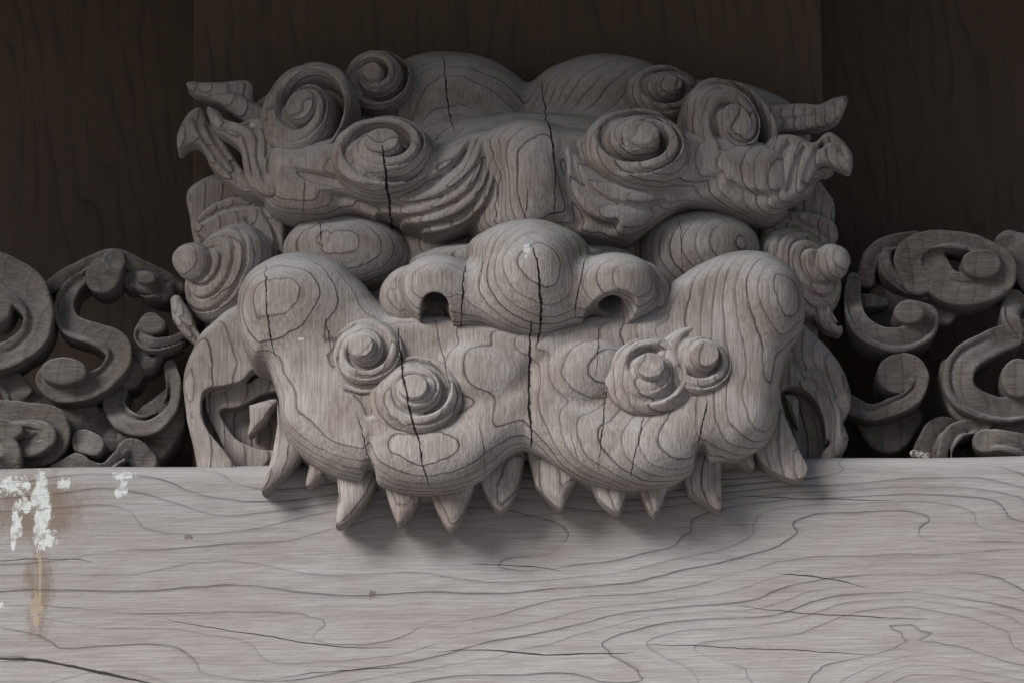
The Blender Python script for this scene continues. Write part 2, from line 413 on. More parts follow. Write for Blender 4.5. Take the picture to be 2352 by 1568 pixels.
    bp = t.n('Bump'); bp.inputs['Strength'].default_value = .75; bp.inputs['Distance'].default_value = 2.6*S; t.set(bp.inputs['Height'], hgt)
    t.set(t.b.inputs['Normal'], bp.outputs[0])
    return t.m

def beam_wood(name):
    t = NT(name); v, sp = units(t)
    def phase(ox, oz):
        w1 = t.math('MULTIPLY', t.math('SUBTRACT', t.noise(t.mapv(v, sc=(.26, 0, 1), loc=(300 + ox*.26, 0, 140 + oz)), .0048, 1, .4), .5), 460.0)
        w2 = t.math('MULTIPLY', t.math('SUBTRACT', t.noise(t.mapv(v, sc=(.22, 0, 1), loc=(20 + ox*.22, 0, 70 + oz)), .015, 2, .5), .5), 36.0)
        side = t.rng(t.math('ADD', sp[0], ox), -700, 900, 56, 32, False)
        return t.math('DIVIDE', t.math('ADD', t.math('ADD', t.math('ADD', t.math('MULTIPLY_ADD', sp[0], .10, sp[2]), ox*.1 + oz), w1), w2), side)
    ph = phase(0, 0); px_ = t.math('SUBTRACT', phase(3, 0), ph); pz_ = t.math('SUBTRACT', phase(0, 3), ph)
    gr = t.math('MULTIPLY', t.math('SQRT', t.math('ADD', t.math('MULTIPLY', px_, px_), t.math('MULTIPLY', pz_, pz_))), 1/3.0)
    fr = t.math('FRACT', ph); fl = t.math('FLOOR', ph)
    wn = t.n('TexWhiteNoise', noise_dimensions='1D'); t.set(wn.inputs['W'], fl)
    off = t.math('SUBTRACT', .9, fr); lw = t.math('MAXIMUM', t.math('MULTIPLY', gr, 2.6), .002); lw2 = t.math('MAXIMUM', t.math('MULTIPLY', gr, 13.0), .004)
    late = t.math('MULTIPLY', t.rng(t.math('DIVIDE', off, lw2), 0.0, 1.0, .32, 0.0), t.math('GREATER_THAN', off, 0.0))
    line = t.math('MAXIMUM', t.rng(t.math('DIVIDE', t.math('ABSOLUTE', off), lw), .4, 1.0, 1.0, 0.0), late)
    line = t.math('MULTIPLY', line, t.math('MULTIPLY', t.rng(wn.outputs[0], 0, 1, .35, 1.0, False), t.rng(t.noise(t.mapv(v, sc=(.3, 1, 1)), .012, 3), .3, .55, .25, 1)))
    fib = t.noise(t.mapv(v, sc=(.035, 1, 1), rot=(0, -.06, 0)), .24, 4, .7)
    streak = t.noise(t.mapv(v, sc=(.05, 1, 1), loc=(7, 7, 7), rot=(0, -.06, 0)), .03, 3, .6)
    flame = t.noise(t.mapv(v, sc=(.7, 1, 1), rot=(0, .7, 0)), .10, 2, .5)
    pore = t.rng(t.noise(t.mapv(v, sc=(.08, 1, 1), loc=(3, 1, 9)), .36, 2, .5), .60, .74)
    mott = t.rng(t.noise(t.mapv(v, sc=(.5, 1, 1)), .006, 4, .6), .34, .68)
    col = t.mix(mott, (.380, .358, .346), (.425, .417, .417))
    col = t.mix(t.rng(streak, .3, .75, 0, .4), col, t.mix(1.0, col, (.68, .64, .63), 'MULTIPLY'))
    col = t.mix(t.rng(fib, .3, .72, 0, .8), col, t.mix(1.0, col, (.66, .62, .62), 'MULTIPLY'))
    col = t.mix(t.math('MULTIPLY', pore, .28), col, t.mix(1.0, col, (.5, .47, .47), 'MULTIPLY'))
    col = t.mix(t.math('MULTIPLY', line, .72), col, t.mix(1.0, col, (.27, .25, .27), 'MULTIPLY'))
    # dust along the rounded upper edge
    g = t.n('NewGeometry'); ns = t.n('SeparateXYZ'); t.set(ns.inputs[0], g.outputs['Normal'])
    col = t.mix(t.math('MULTIPLY', t.rng(ns.outputs[2], .05, .8), .6), col, (.46, .46, .47))
    # long shrinkage cracks running with the grain: (u0,v0,u1,v1,width)
    BC = (([(-40, 1508), (120, 1522), (250, 1548), (380, 1574)], 5.5), ([(380, 1420), (500, 1442), (590, 1456), (760, 1482), (900, 1486)], 2.0), ([(1000, 1502), (1100, 1490), (1250, 1502), (1460, 1498)], 2.6),
          ([(1480, 1480), (1600, 1484), (1900, 1498), (2010, 1505)], 1.8), ([(1080, 1294), (1180, 1298), (1290, 1312)], 1.8), ([(1780, 1316), (1880, 1324), (1990, 1350)], 2.4), ([(1690, 1390), (1900, 1410), (2130, 1420)], 2.0),
          ([(-20, 1290), (110, 1280), (215, 1296)], 2.0), ([(1700, 1140), (1900, 1146), (2060, 1150)], 1.6), ([(640, 1556), (800, 1538), (960, 1530)], 1.6))
    ck = cracks(t, v, sp, [([(P(a_, b_, 262)[0], P(a_, b_, 262)[1]) for a_, b_ in pts], wd) for pts, wd in BC], 0, 2)
    col = t.mix(t.math('MULTIPLY', ck, .93), col, (.02, .017, .018))
    # bird droppings and the brown drip stain below them
    rag = t.math('SUBTRACT', t.noise(t.mapv(v, sc=(1, 1, .45)), .045, 5, .7), .5); rag2 = t.math('SUBTRACT', t.noise(v, .09, 4, .7), .5)
    def blob(u_, v_, ru, rv, k, n1, lo=1.0, hi=.72):
        q = P(u_, v_, 262); ex = t.math('DIVIDE', t.math('SUBTRACT', sp[0], q[0]), ru); ez = t.math('DIVIDE', t.math('SUBTRACT', sp[2], q[1]), rv)
        d = t.math('ADD', t.math('SQRT', t.math('ADD', t.math('MULTIPLY', ex, ex), t.math('MULTIPLY', ez, ez))), t.math('MULTIPLY', n1, k))
        return t.rng(d, lo, hi)
    brown = t.math('MAXIMUM', blob(85, 1170, 130, 105, 1.6, rag, 1.1, .3), blob(90, 1350, 42, 150, 2.4, rag, 1.0, .2))
    col = t.mix(t.math('MULTIPLY', brown, .62), col, (.17, .115, .075))
    white = None
    for a in ((96, 1172, 26, 92, 2.8, rag), (108, 1238, 24, 22, 3.0, rag2), (26, 1112, 44, 20, 4.2, rag2), (150, 1108, 20, 12, 3.6, rag2), (38, 1190, 12, 50, 3.8, rag), (285, 1090, 28, 12, 2.8, rag2), (282, 1118, 12, 20, 2.6, rag2),
              (272, 1132, 9, 14, 2.4, rag2), (60, 1160, 22, 18, 3.2, rag2), (30, 1230, 8, 40, 2.6, rag), (4, 1388, 6, 8, 1.6, rag2)):
        b_ = blob(*a); white = b_ if white is None else t.math('MAXIMUM', white, b_)
    col = t.mix(t.math('MULTIPLY', white, t.rng(t.noise(v, .05, 4, .65), .30, .55, .15, .95)), col, (.66, .69, .685))
    och = t.math('MAXIMUM', blob(84, 1400, 13, 40, 4.0, rag2), blob(92, 1320, 5, 60, 3.0, rag)); col = t.mix(t.math('MULTIPLY', och, .42), col, (.55, .43, .29))
    knot = t.math('MAXIMUM', blob(433, 1232, 12, 7, 2.2, rag2), blob(855, 1362, 9, 12, 2.4, rag2)); col = t.mix(t.math('MULTIPLY', knot, .7), col, (.12, .10, .085))
    t.set(t.b.inputs['Base Color'], col)
    hgt = t.math('ADD', t.math('MULTIPLY', line, -1.0), t.math('MULTIPLY', fib, .9)); hgt = t.math('ADD', hgt, t.math('MULTIPLY', flame, .5)); 
    bp = t.n('Bump'); bp.inputs['Strength'].default_value = .75; bp.inputs['Distance'].default_value = 2.6*S; t.set(bp.inputs['Height'], hgt)
    t.set(t.b.inputs['Normal'], bp.outputs[0])
    return t.m

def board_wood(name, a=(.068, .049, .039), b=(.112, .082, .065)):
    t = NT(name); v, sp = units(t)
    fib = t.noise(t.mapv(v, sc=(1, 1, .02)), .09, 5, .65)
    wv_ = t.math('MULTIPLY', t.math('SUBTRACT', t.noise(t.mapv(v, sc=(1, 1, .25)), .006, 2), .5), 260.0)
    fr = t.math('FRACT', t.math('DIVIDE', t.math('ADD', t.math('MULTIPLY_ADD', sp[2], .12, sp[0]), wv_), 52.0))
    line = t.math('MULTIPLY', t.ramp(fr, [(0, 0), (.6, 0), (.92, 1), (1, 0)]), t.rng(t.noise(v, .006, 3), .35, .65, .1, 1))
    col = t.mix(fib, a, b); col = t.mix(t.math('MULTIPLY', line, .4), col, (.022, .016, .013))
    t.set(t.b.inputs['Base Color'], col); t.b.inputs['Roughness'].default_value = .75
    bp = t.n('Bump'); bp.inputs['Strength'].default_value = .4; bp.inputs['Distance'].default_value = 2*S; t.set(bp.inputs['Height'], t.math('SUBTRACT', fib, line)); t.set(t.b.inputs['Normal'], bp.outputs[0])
    return t.m

def husk_mat():
    t = NT('husk'); tc = t.n('TexCoord')
    t.set(t.b.inputs['Base Color'], t.mix(t.rng(t.noise(tc.outputs['Object'], 180, 4, .7), .4, .6), (.07, .055, .045), (.42, .40, .37)))
    return t.m

M_HEAD = carved_wood('carved_wood')
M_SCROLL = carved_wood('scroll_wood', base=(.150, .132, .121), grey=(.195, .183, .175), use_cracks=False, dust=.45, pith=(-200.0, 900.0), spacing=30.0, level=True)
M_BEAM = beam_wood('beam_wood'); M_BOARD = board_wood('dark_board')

# ------------------------------------------------------------------ setting: boards behind, beam below, eave above
def box_mesh(name, x0, x1, y0, y1, d0, d1, bev=0.0):
    c = [(x, y, d) for x in (x0, x1) for y in (y0, y1) for d in (d0, d1)]
    f = [(0, 1, 3, 2), (4, 6, 7, 5), (0, 4, 5, 1), (2, 3, 7, 6), (0, 2, 6, 4), (1, 5, 7, 3)]
    me = bpy.data.meshes.new(name)
    me.from_pydata([tuple(np.array(world(p)) - np.array(ORIGIN)) for p in c], [], f); me.update()
    return me
wall = bpy.data.objects.new('back_wall', None); scene.collection.objects.link(wall); wall.location = ORIGIN; wall['kind'] = 'structure'
xl, xr = P(445, 200, 0)[0], P(1890, 200, 0)[0]
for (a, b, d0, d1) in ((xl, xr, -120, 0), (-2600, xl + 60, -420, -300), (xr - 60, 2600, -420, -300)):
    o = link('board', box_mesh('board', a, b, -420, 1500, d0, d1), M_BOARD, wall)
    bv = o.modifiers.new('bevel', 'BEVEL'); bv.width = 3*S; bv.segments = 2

gm = NT('gravel'); gtc = gm.n('TexCoord'); gm.set(gm.b.inputs['Base Color'], gm.mix(gm.noise(gtc.outputs['Object'], 30.0, 5, .7), (.22, .21, .20), (.34, .33, .31)))
me = bpy.data.meshes.new('ground'); me.from_pydata([(-60, -120, 0), (60, -120, 0), (60, 20, 0), (-60, 20, 0)], [], [(0, 1, 2, 3)]); me.update()
ground = link('ground', me, gm.m); ground['kind'] = 'structure'
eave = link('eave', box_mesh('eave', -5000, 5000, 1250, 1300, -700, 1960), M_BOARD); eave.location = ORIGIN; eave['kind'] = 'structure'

# beam with a rounded upper edge
beam = thing('beam', 'thick pale weathered timber beam with wavy grain and bird droppings under the carved head', 'beam')
yt = P(1176, 1065, 200)[1]
prof = [(-480, yt + 0)]
for a in range(0, 91, 10):
    r = 46; prof.append((262 - r + r*math.sin(math.radians(a)), yt - r + r*math.cos(math.radians(a))))
for yy in np.linspace(yt - 80, yt - 900, 12): prof.append((262, yy))
prof.append((-480, yt - 900))
xs = np.linspace(-2600, 2600, 60); V = []; Q = []
for x in xs:
    for (d, y) in prof: V.append((x, y + 1.6*math.sin(x/90.0)*math.exp(-abs(y - yt)/60), d + 1.2*math.sin(x/140 + y/50)))
n = len(prof)
for i in range(len(xs) - 1):
    for j in range(n): Q.append((i*n + j, i*n + (j+1) % n, (i+1)*n + (j+1) % n, (i+1)*n + j))
me = make_mesh('beam_body', np.array(V), np.array(Q)[:, ::-1]); link('beam_body', me, M_BEAM, beam)

# ------------------------------------------------------------------ the carved head
head = thing('beast_head', 'carved wooden beast head with curled brows, bulbous nose and bared teeth above the beam', 'carving')
RING = [(0, -30), (.40, -30), (.45, -10), (.50, 14), (.56, 26), (.66, 30), (.73, 26), (.76, 15), (.79, 20), (.87, 15), (.90, 2), (.93, 5), (1.0, -18)]

# --- forehead and brow
F = Field(520, 1900, 100, 580, 20, 490, 4)
F.ell(1025, 290, 80, 225, 178, 165, 0); F.ell(1388, 292, 80, 215, 174, 165, 26)
F.ell(800, 310, 60, 260, 140, 150, 40); F.ell(1620, 320, 60, 250, 140, 150, 40)
F.ell(1200, 360, 200, 330, 80, 130, 60, rot=(-20, 0, 0))
F.poly([(640, 300), (600, 330), (592, 390), (606, 438), (645, 466), (720, 481), (800, 479), (870, 500), (930, 535), (990, 553), (1050, 546), (1100, 524), (1150, 512), (1230, 530), (1230, 310), (1100, 300), (1000, 330), (880, 300), (720, 300)], 120, 385, 26, 62, 55, tilt=(.16, -.05), fall=60)
F.poly([(1190, 310), (1190, 530), (1270, 520), (1320, 542), (1380, 549), (1440, 540), (1500, 502), (1560, 462), (1640, 452), (1720, 471), (1785, 474), (1822, 440), (1828, 380), (1790, 320), (1700, 300), (1560, 285), (1450, 305), (1330, 300)], 120, 385, 26, 62, 55, tilt=(-.16, -.05), fall=60)
F.ell(1214, 425, 335, 84, 130, 135, 50)
F.ell(1205, 500, 300, 200, 75, 130, 30)
# locks sweeping under the inner curls
for i, pts in enumerate(([(640, 372), (720, 392), (800, 412), (880, 432), (970, 425), (1040, 385), (1088, 318)], [(720, 430), (800, 440), (880, 462), (960, 468), (1040, 440), (1098, 380), (1112, 325)],
        [(860, 476), (945, 494), (1030, 474), (1092, 428), (1120, 350)], [(915, 504), (975, 514), (1050, 498), (1108, 444), (1130, 370)], [(965, 528), (1010, 532), (1070, 514), (1122, 462), (1142, 390)])):
    F.engrave(pts, 9, 19 if i else 24, 400, step=-1.1)
for pts, wd_, dp_ in (([(1325, 325), (1345, 375), (1410, 414), (1500, 428), (1590, 416), (1670, 390)], 10, 20), ([(1312, 360), (1340, 428), (1405, 466), (1475, 470), (1535, 448)], 9, 17), ([(1296, 345), (1302, 430), (1335, 490), (1385, 514), (1425, 508)], 9, 18), ([(1670, 405), (1730, 432), (1790, 428), (1830, 385)], 8, 14)):
    F.engrave(pts, wd_, dp_, 400, step=-.55)
F.engrave([(1140, 330), (1150, 420), (1135, 500)], 16, 10, 430); F.engrave([(1285, 350), (1300, 430), (1340, 520)], 14, 8, 430)
F.chip(1.5)
link('brow', F.mesh('brow'), M_HEAD, head)

def curl(u, v, d, a, b, prof=RING, normal=(0, 0), rot=0, base=80, boss=None, button=False, spiral=0, hand=1, phase=0, name='brow_curl', grooves=(), h=3.0, parent=head, mat=None, grooved=False):
    m = max(a, b) + 30; mat = mat or M_HEAD
    F = Field(u - m, u + m, v - m, v + m, d - base - 60, d + 110, h)
    F.disc(u, v, d, a, b, prof, normal, rot, base, 0, 8, spiral, hand, phase)
    F.chip(1.2, 22, u*.01)
    o = link(name, F.mesh(name), mat, parent)
    if boss:
        bu, bv, bd, ba, bb, bc, br = boss
        G = Field(bu - ba - 30, bu + ba + 30, bv - bb - 30, bv + bb + 30, bd - bc - 10, bd + bc + 20, h)
        if button: G.poly([(bu + ba*math.cos(q_), bv + bb*math.sin(q_)) for q_ in np.linspace(0, 6.28, 12)[:-1]], bd - bc, bd + bc - 8, 7, 12, 0, tilt=(.10, .22))
        else: G.ell(bu, bv, bd, ba, bb, bc, 0, rot=br)
        G.chip(1.2, 18, v*.01)
        link('curl_knob', G.mesh('curl_knob'), mat, o)
    return o
WOUND = lambda h, c: [(h, h), (c, 0)]
def wound(u, v, d, a, b, nrm, rot, hand, phase, turns=2.0, depth=44, top=34, core=.30):
    return curl(u, v, d, a, b, [(0, top), (core, 0)], normal=nrm, rot=rot, base=110, spiral=(turns, depth, -1), hand=hand, phase=phase, grooved=True)
wound(694, 248, 352, 106, 130, (-10, -14), -26, 1, 2.2, 2.0, 58, 16, .30)
wound(860, 174, 272, 80, 78, (-8, -12), 0, -1, 1.0, 2.1, 46, 22, .28)
wound(880, 336, 446, 122, 92, (-16, -4), 0, -1, .2, 2.0, 62, 26, .32)
wound(1688, 282, 352, 104, 130, (-10, 14), 28, -1, 2.2, 2.0, 58, 16, .30)
wound(1535, 202, 272, 92, 68, (-12, 10), 0, 1, .6, 2.0, 46, 20, .30)
wound(1470, 320, 446, 126, 92, (-16, 4), 0, 1, .2, 2.0, 62, 26, .32)

# --- flame-like tufts at the ends of the brow
def tuft(fn, box, name='hair_tuft', h=3.0, mat=None, parent=head, chip=1.3):
    F = Field(*box, h); fn(F); F.chip(chip, 26, box[0]*.01)
    return link(name, F.mesh(name), mat or M_HEAD, parent)
def t1(F):
    F.poly([(428, 190), (455, 187), (500, 186), (555, 179), (580, 190), (592, 232), (640, 260), (600, 300), (545, 268), (505, 236), (470, 222), (442, 208)], 190, 275, 14, 16, 0, tilt=(-.10, 0))
    F.engrave([(440, 200), (490, 214), (545, 212), (590, 240)], 7, 8, 280, step=.6)
tuft(t1, (410, 680, 150, 320, 150, 320))
def t2(F):
    F.poly([(474, 238), (492, 244), (520, 262), (560, 266), (600, 270), (622, 290), (628, 330), (622, 380), (636, 420), (645, 446), (622, 455), (588, 436), (566, 410), (556, 370), (548, 335), (520, 312), (494, 296), (480, 270)], 240, 328, 18, 18, 0, tilt=(.12, -.12))
    F.engrave([(500, 262), (560, 284), (590, 316), (592, 370), (616, 436)], 7, 11, 325, step=.6); F.engrave([(500, 288), (552, 306), (570, 350), (584, 420)], 6, 9, 325, step=.6); F.engrave([(560, 280), (608, 300), (612, 370)], 5, 7, 325)
tuft(t2, (455, 700, 215, 480, 200, 420))
def t3(F):
    F.poly([(410, 345), (406, 318), (416, 278), (438, 250), (462, 244), (484, 285), (520, 330), (552, 380), (600, 440), (560, 442), (520, 414), (486, 380), (466, 342), (448, 326), (428, 332)], 170, 262, 14, 18, 0)
    F.engrave([(440, 262), (462, 310), (500, 365), (550, 420)], 7, 9, 262, step=.6); F.engrave([(470, 280), (505, 340), (548, 396)], 5, 7, 262)
tuft(t3, (390, 680, 225, 490, 150, 310))
def t4(F):
    F.poly([(1946, 220), (1940, 250), (1922, 276), (1880, 292), (1820, 300), (1740, 310), (1740, 240), (1790, 238), (1840, 234), (1880, 236), (1915, 224)], 180, 255, 14, 16, 0, tilt=(.08, 0))
    F.engrave([(1932, 236), (1890, 262), (1830, 272), (1780, 275)], 7, 8, 250, step=.6)
tuft(t4, (1690, 1970, 190, 340, 140, 310))
def t5(F):
    F.poly([(1740, 440), (1748, 390), (1752, 340), (1775, 312), (1810, 305), (1840, 312), (1870, 322), (1895, 302), (1915, 298), (1945, 325), (1960, 355), (1956, 388), (1925, 380), (1890, 372), (1870, 400), (1835, 450), (1780, 470)], 230, 315, 18, 18, 0, tilt=(-.14, -.10))
    F.engrave([(1770, 440), (1785, 370), (1815, 322)], 7, 13, 325, step=-.6); F.engrave([(1805, 450), (1825, 380), (1850, 330)], 7, 12, 320, step=-.6); F.engrave([(1840, 430), (1860, 370), (1895, 318)], 6, 10, 310, step=-.6); F.engrave([(1880, 340), (1915, 325), (1945, 365)], 6, 8, 310)
tuft(t5, (1700, 1990, 270, 490, 190, 420))
def t6(F):
    F.poly([(1920, 384), (1885, 410), (1850, 445), (1790, 474), (1720, 474), (1730, 430), (1800, 400), (1860, 380)], 180, 262, 10, 16, 0)
    F.engrave([(1900, 392), (1840, 430), (1780, 456)], 6, 8, 262)
tuft(t6, (1680, 1950, 350, 500, 150, 310))

# --- head block behind, with leafy locks at the temples
F = Field(430, 1910, 380, 1100, -10, 230, 6)
F.poly([(440, 420), (620, 380), (1180, 360), (1780, 380), (1905, 440), (1915, 520), (1890, 640), (1860, 1000), (1800, 1080), (560, 1085), (500, 1000), (460, 640), (440, 520)], 0, 130, 0, 20, 0)
F.ell(1200, 640, 120, 520, 220, 150, 40)
F.chip(1.5); link('head_block', F.mesh('head_block'), M_HEAD, head)
def t7(F):
    F.poly([(445, 522), (470, 480), (540, 450), (640, 470), (652, 560), (610, 680), (560, 640), (480, 560)], 90, 170, 14, 14, 0)
    F.engrave([(455, 515), (520, 480), (620, 470)], 6, 10, 170); F.engrave([(560, 500), (600, 560), (610, 650)], 6, 9, 170, step=.5); F.engrave([(600, 480), (635, 540), (640, 620)], 5, 9, 170)
tuft(t7, (430, 680, 420, 700, 60, 210))
def t8(F):
    F.poly([(1780, 490), (1850, 485), (1905, 500), (1925, 530), (1915, 560), (1860, 590), (1800, 640), (1765, 600), (1750, 540)], 90, 165, 14, 14, 0)
    F.engrave([(1775, 495), (1840, 510), (1905, 550)], 6, 10, 170); F.engrave([(1770, 540), (1800, 580), (1800, 640)], 6, 9, 170)
tuft(t8, (1730, 1950, 450, 670, 60, 210))

# --- shell-like ear curls
SHELL = [(0, 40), (.34, 36), (.40, 18), (.44, 24), (.58, 20), (.62, 4), (.66, 10), (.80, 2), (.84, -14), (.88, -8), (1.0, -34)]
curl(492, 618, 205, 92, 126, SHELL, normal=(-4, -34), rot=-38, base=120, boss=(446, 602, 222, 50, 44, 52, (-10, -35, -30)), name='ear_curl')
curl(1862, 618, 200, 92, 118, SHELL, normal=(-4, 30), rot=40, base=120, boss=(1908, 604, 214, 44, 44, 48, (-10, 35, 30)), name='ear_curl')
def t9(F):
    F.ribbon([(405, 690, 14, 190), (420, 735, 22, 190), (440, 765, 16, 185), (470, 790, 8, 180)], 60, 8, 10, 0)
    F.engrave([(400, 715), (430, 745), (460, 785)], 5, 9, 190); F.engrave([(395, 735), (415, 765), (440, 785)], 5, 9, 190)
tuft(t9, (380, 500, 660, 810, 120, 220))
def t10(F):
    F.ribbon([(1880, 700, 26, 175), (1900, 735, 22, 178), (1925, 755, 12, 180)], 60, 8, 10, 0)
    F.engrave([(1880, 690), (1905, 730), (1930, 750)], 5, 9, 178)
tuft(t10, (1840, 1960, 660, 790, 110, 210))

# --- eyeballs
for (u, v, ru, pu, pv, sgn) in ((797, 585, 152, 735, 540, 1), (1603, 580, 146, 1600, 540, -1)):
    F = Field(u - 170, u + 170, v - 130, v + 130, 90, 360, 3.5)
    F.ell(u, v, 210, ru, 96, 112, 0, rot=(0, -8*sgn, -6*sgn)); F.chip(.5)
    if sgn > 0:
        th = [(pu + 27*math.cos(a), pv + 25*math.sin(a)) for a in np.linspace(0, 6.28, 14)]; F.engrave(th, 5, 2.5, 310, fade=False)
    link('eyeball', F.mesh('eyeball'), M_HEAD, head)

# --- snout and upper lip
F = Field(530, 1860, 560, 1130, 120, 580, 4)
F.poly([(550, 690), (565, 640), (610, 602), (690, 583), (770, 597), (830, 640), (880, 690), (960, 722), (1215, 742), (1450, 722), (1530, 648), (1590, 606), (1660, 579), (1740, 581), (1800, 608), (1832, 650), (1843, 715), (1818, 775), (1798, 850), (1787, 930), (1764, 998), (1698, 1042), (1632, 1044), (1604, 1056), (1562, 1090), (1500, 1112), (1420, 1114), (1340, 1092), (1280, 1050), (1205, 1022), (1140, 1044), (1095, 1092), (1040, 1120), (965, 1126), (900, 1113), (850, 1090), (784, 1085), (704, 1043), (654, 980), (634, 890), (612, 830), (575, 816), (548, 752)], 150, 425, 45, 62, 0, fall=38)
F.tube([(740, 960, 370, 60), (800, 1000, 395, 64), (900, 1034, 420, 66), (970, 1046, 428, 68), (1040, 1040, 428, 68), (1090, 1010, 425, 66), (1140, 966, 420, 64), (1207, 940, 415, 62), (1268, 968, 420, 64), (1330, 1010, 425, 66), (1420, 1034, 428, 68), (1500, 1030, 422, 68), (1560, 1004, 408, 66), (1620, 965, 390, 64), (1690, 945, 370, 70)], 60)
F.ell(690, 700, 345, 126, 104, 150, 50, rot=(0, -10, 0))
F.ell(1722, 705, 335, 110, 116, 150, 50, rot=(0, 12, 0))
F.ell(1205, 605, 250, 270, 50, 120, 30)
F.tube([(930, 770, 425, 40), (1060, 772, 440, 42), (1215, 800, 452, 42), (1360, 772, 440, 42), (1490, 765, 425, 40)], 36)
F.ell(1112, 856, 452, 104, 82, 54, 9, rot=(0, 0, -18)); F.ell(1332, 856, 452, 110, 82, 54, 9, rot=(0, 0, 18))
F.engrave([(1215, 770), (1216, 840), (1222, 960)], 12, 5, 510)
F.ell(848, 1090, 470, 12, 22, 200, 14, True); F.ell(1612, 1056, 430, 14, 36, 200, 14, True)
F.engrave([(850, 990), (850, 1040), (845, 1080)], 12, 8, 500); F.engrave([(790, 880), (830, 900), (850, 960)], 10, 6, 490)
F.chip(1.3, 30); link('snout', F.mesh('snout'), M_HEAD, head)

# --- nose
F = Field(870, 1545, 500, 790, 330, 680, 3.5)
F.ell(1212, 642, 475, 120, 122, 132, 0)
F.ell(1212, 580, 430, 140, 66, 120, 40)
F.ell(1004, 662, 465, 90, 76, 96, 36); F.ell(1412, 660, 465, 100, 78, 96, 36)
F.tube([(1010, 690, 470, 62), (1110, 684, 480, 60), (1215, 692, 488, 66), (1320, 684, 480, 60), (1400, 690, 470, 60)], 40)
F.ell(960, 682, 425, 88, 76, 60, 8); F.ell(1448, 674, 425, 90, 80, 64, 8)
F.poly([(964, 724), (966, 700), (978, 684), (998, 677), (1016, 682), (1028, 700), (1034, 742), (962, 742)], 425, 700, 0, 6, 5, True, True, dref=555)
F.tube([(998, 708, 560, 31), (1000, 690, 480, 29), (1004, 655, 400, 24)], 5, True)
F.tube([(1412, 716, 545, 30), (1402, 700, 470, 28), (1396, 664, 400, 24)], 5, True)
F.ell(1428, 718, 570, 62, 54, 150, 6, True, rot=(0, 26, 16))
F.engrave([(900, 640), (925, 700), (960, 745)], 8, 7, 470); F.engrave([(1500, 640), (1515, 690), (1480, 740)], 7, 5, 470)
F.chip(1.2); link('nose', F.mesh('nose'), M_HEAD, head)

# --- curls on the lip
def lip_curl(u, v, d, a, b, nrm, hand, phase, turns=2.5, depth=20, top=36, core=.30):
    return curl(u, v, d, a, b, [(0, top), (core, 0)], normal=nrm, base=60, spiral=(turns, depth, -1), hand=hand, phase=phase, name='lip_curl')
lip_curl(836, 808, 484, 92, 90, (-11, -8), -1, 2.4)
lip_curl(953, 900, 498, 106, 94, (-9, -4), -1, 1.2)
lip_curl(1612, 826, 470, 104, 98, (-10, 10), 1, .6, 2.3, 26, 36, .30)
lip_curl(1490, 852, 490, 108, 98, (-9, 4), 1, 1.9)

# --- jaw flaps with the carved corners of the mouth
def f1(F):
    F.poly([(560, 690), (640, 720), (690, 900), (680, 1110), (480, 1110), (440, 1010), (420, 900), (428, 830), (470, 750)], 60, 225, 20, 26, 0)
    F.poly([(456, 900), (470, 876), (510, 868), (550, 858), (575, 832), (604, 822), (632, 850), (650, 930), (640, 1060), (560, 1070), (500, 1010), (462, 950)], 150, 320, 0, 6, 4, True, True)
    F.poly([(472, 905), (500, 895), (560, 884), (600, 862), (640, 880), (650, 1000), (600, 1075), (540, 1070), (500, 1000), (476, 950)], 60, 188, 0, 6, 4)
    F.poly([(498, 918), (550, 908), (600, 880), (640, 890), (640, 1000), (600, 1010), (540, 990), (510, 950)], 95, 300, 0, 8, 4, True, True)
tuft(f1, (405, 700, 670, 1110, 50, 270), 'jaw_flap', 3.5)
def f2(F):
    F.poly([(1800, 720), (1880, 770), (1935, 840), (1957, 910), (1952, 1000), (1915, 1075), (1880, 1110), (1720, 1110), (1720, 800)], 60, 220, 20, 26, 0)
    F.engrave([(1810, 790), (1830, 840), (1880, 850), (1905, 890), (1935, 940), (1938, 1000)], 9, 18, 230, step=.5)
    F.poly([(1800, 880), (1850, 880), (1890, 930), (1900, 1000), (1870, 1060), (1790, 1060), (1760, 960)], 150, 300, 0, 10, 4, True, True)
    F.engrave([(1830, 860), (1880, 890), (1915, 960), (1900, 1040)], 8, 12, 230)
tuft(f2, (1710, 1975, 700, 1110, 50, 270), 'jaw_flap', 3.5)

# --- teeth
def tooth(out, d, th, name='tooth', shift=(26, 16), lean=0.0):
    """front outline (u, v) clockwise from the upper left; the back face sits th deeper"""
    p = spline(out, 4, False); n = len(p)
    A = [P(a[0], a[1], d - lean*(a[1] - out[0][1])) for a in p]
    cx, cy = np.mean([a[:2] for a in A], 0)
    V = []; Q = []
    rings = ((0.45, 0.0, 13), (0.90, 0.0, 5), (0.975, .0, 1.5), (1.0, .04, -3), (1.0, .5, 0), (.96, 1.0, 0))
    for (sc, f, dz) in rings:
        for a in A: V.append((cx + (a[0]-cx)*sc, cy + (a[1]-cy)*sc, a[2] - th*f + dz))
    for k in range(len(rings) - 1):
        for i in range(n):
            j = (i+1) % n; Q.append((k*n + i, k*n + j, (k+1)*n + j, (k+1)*n + i))
    me = bpy.data.meshes.new(name)
    faces = [tuple(q) for q in Q] + [tuple(range(n))[::-1], tuple(range((len(rings)-1)*n, len(rings)*n))]
    me.from_pydata([tuple(np.array(world(v)) - np.array(ORIGIN)) for v in V], [], faces)
    import bmesh
    bm = bmesh.new(); bm.from_mesh(me); bmesh.ops.recalc_face_normals(bm, faces=bm.faces); bm.to_mesh(me); bm.free()
    for pl in me.polygons: pl.use_smooth = True
    me.set_sharp_from_angle(angle=math.radians(32))
    return link(name, me, M_HEAD, head)
tooth([(636, 915), (660, 975), (702, 1015), (690, 1045), (652, 1090), (601, 1129), (612, 1090), (627, 1032), (637, 970)], 345, 95, 'fang')
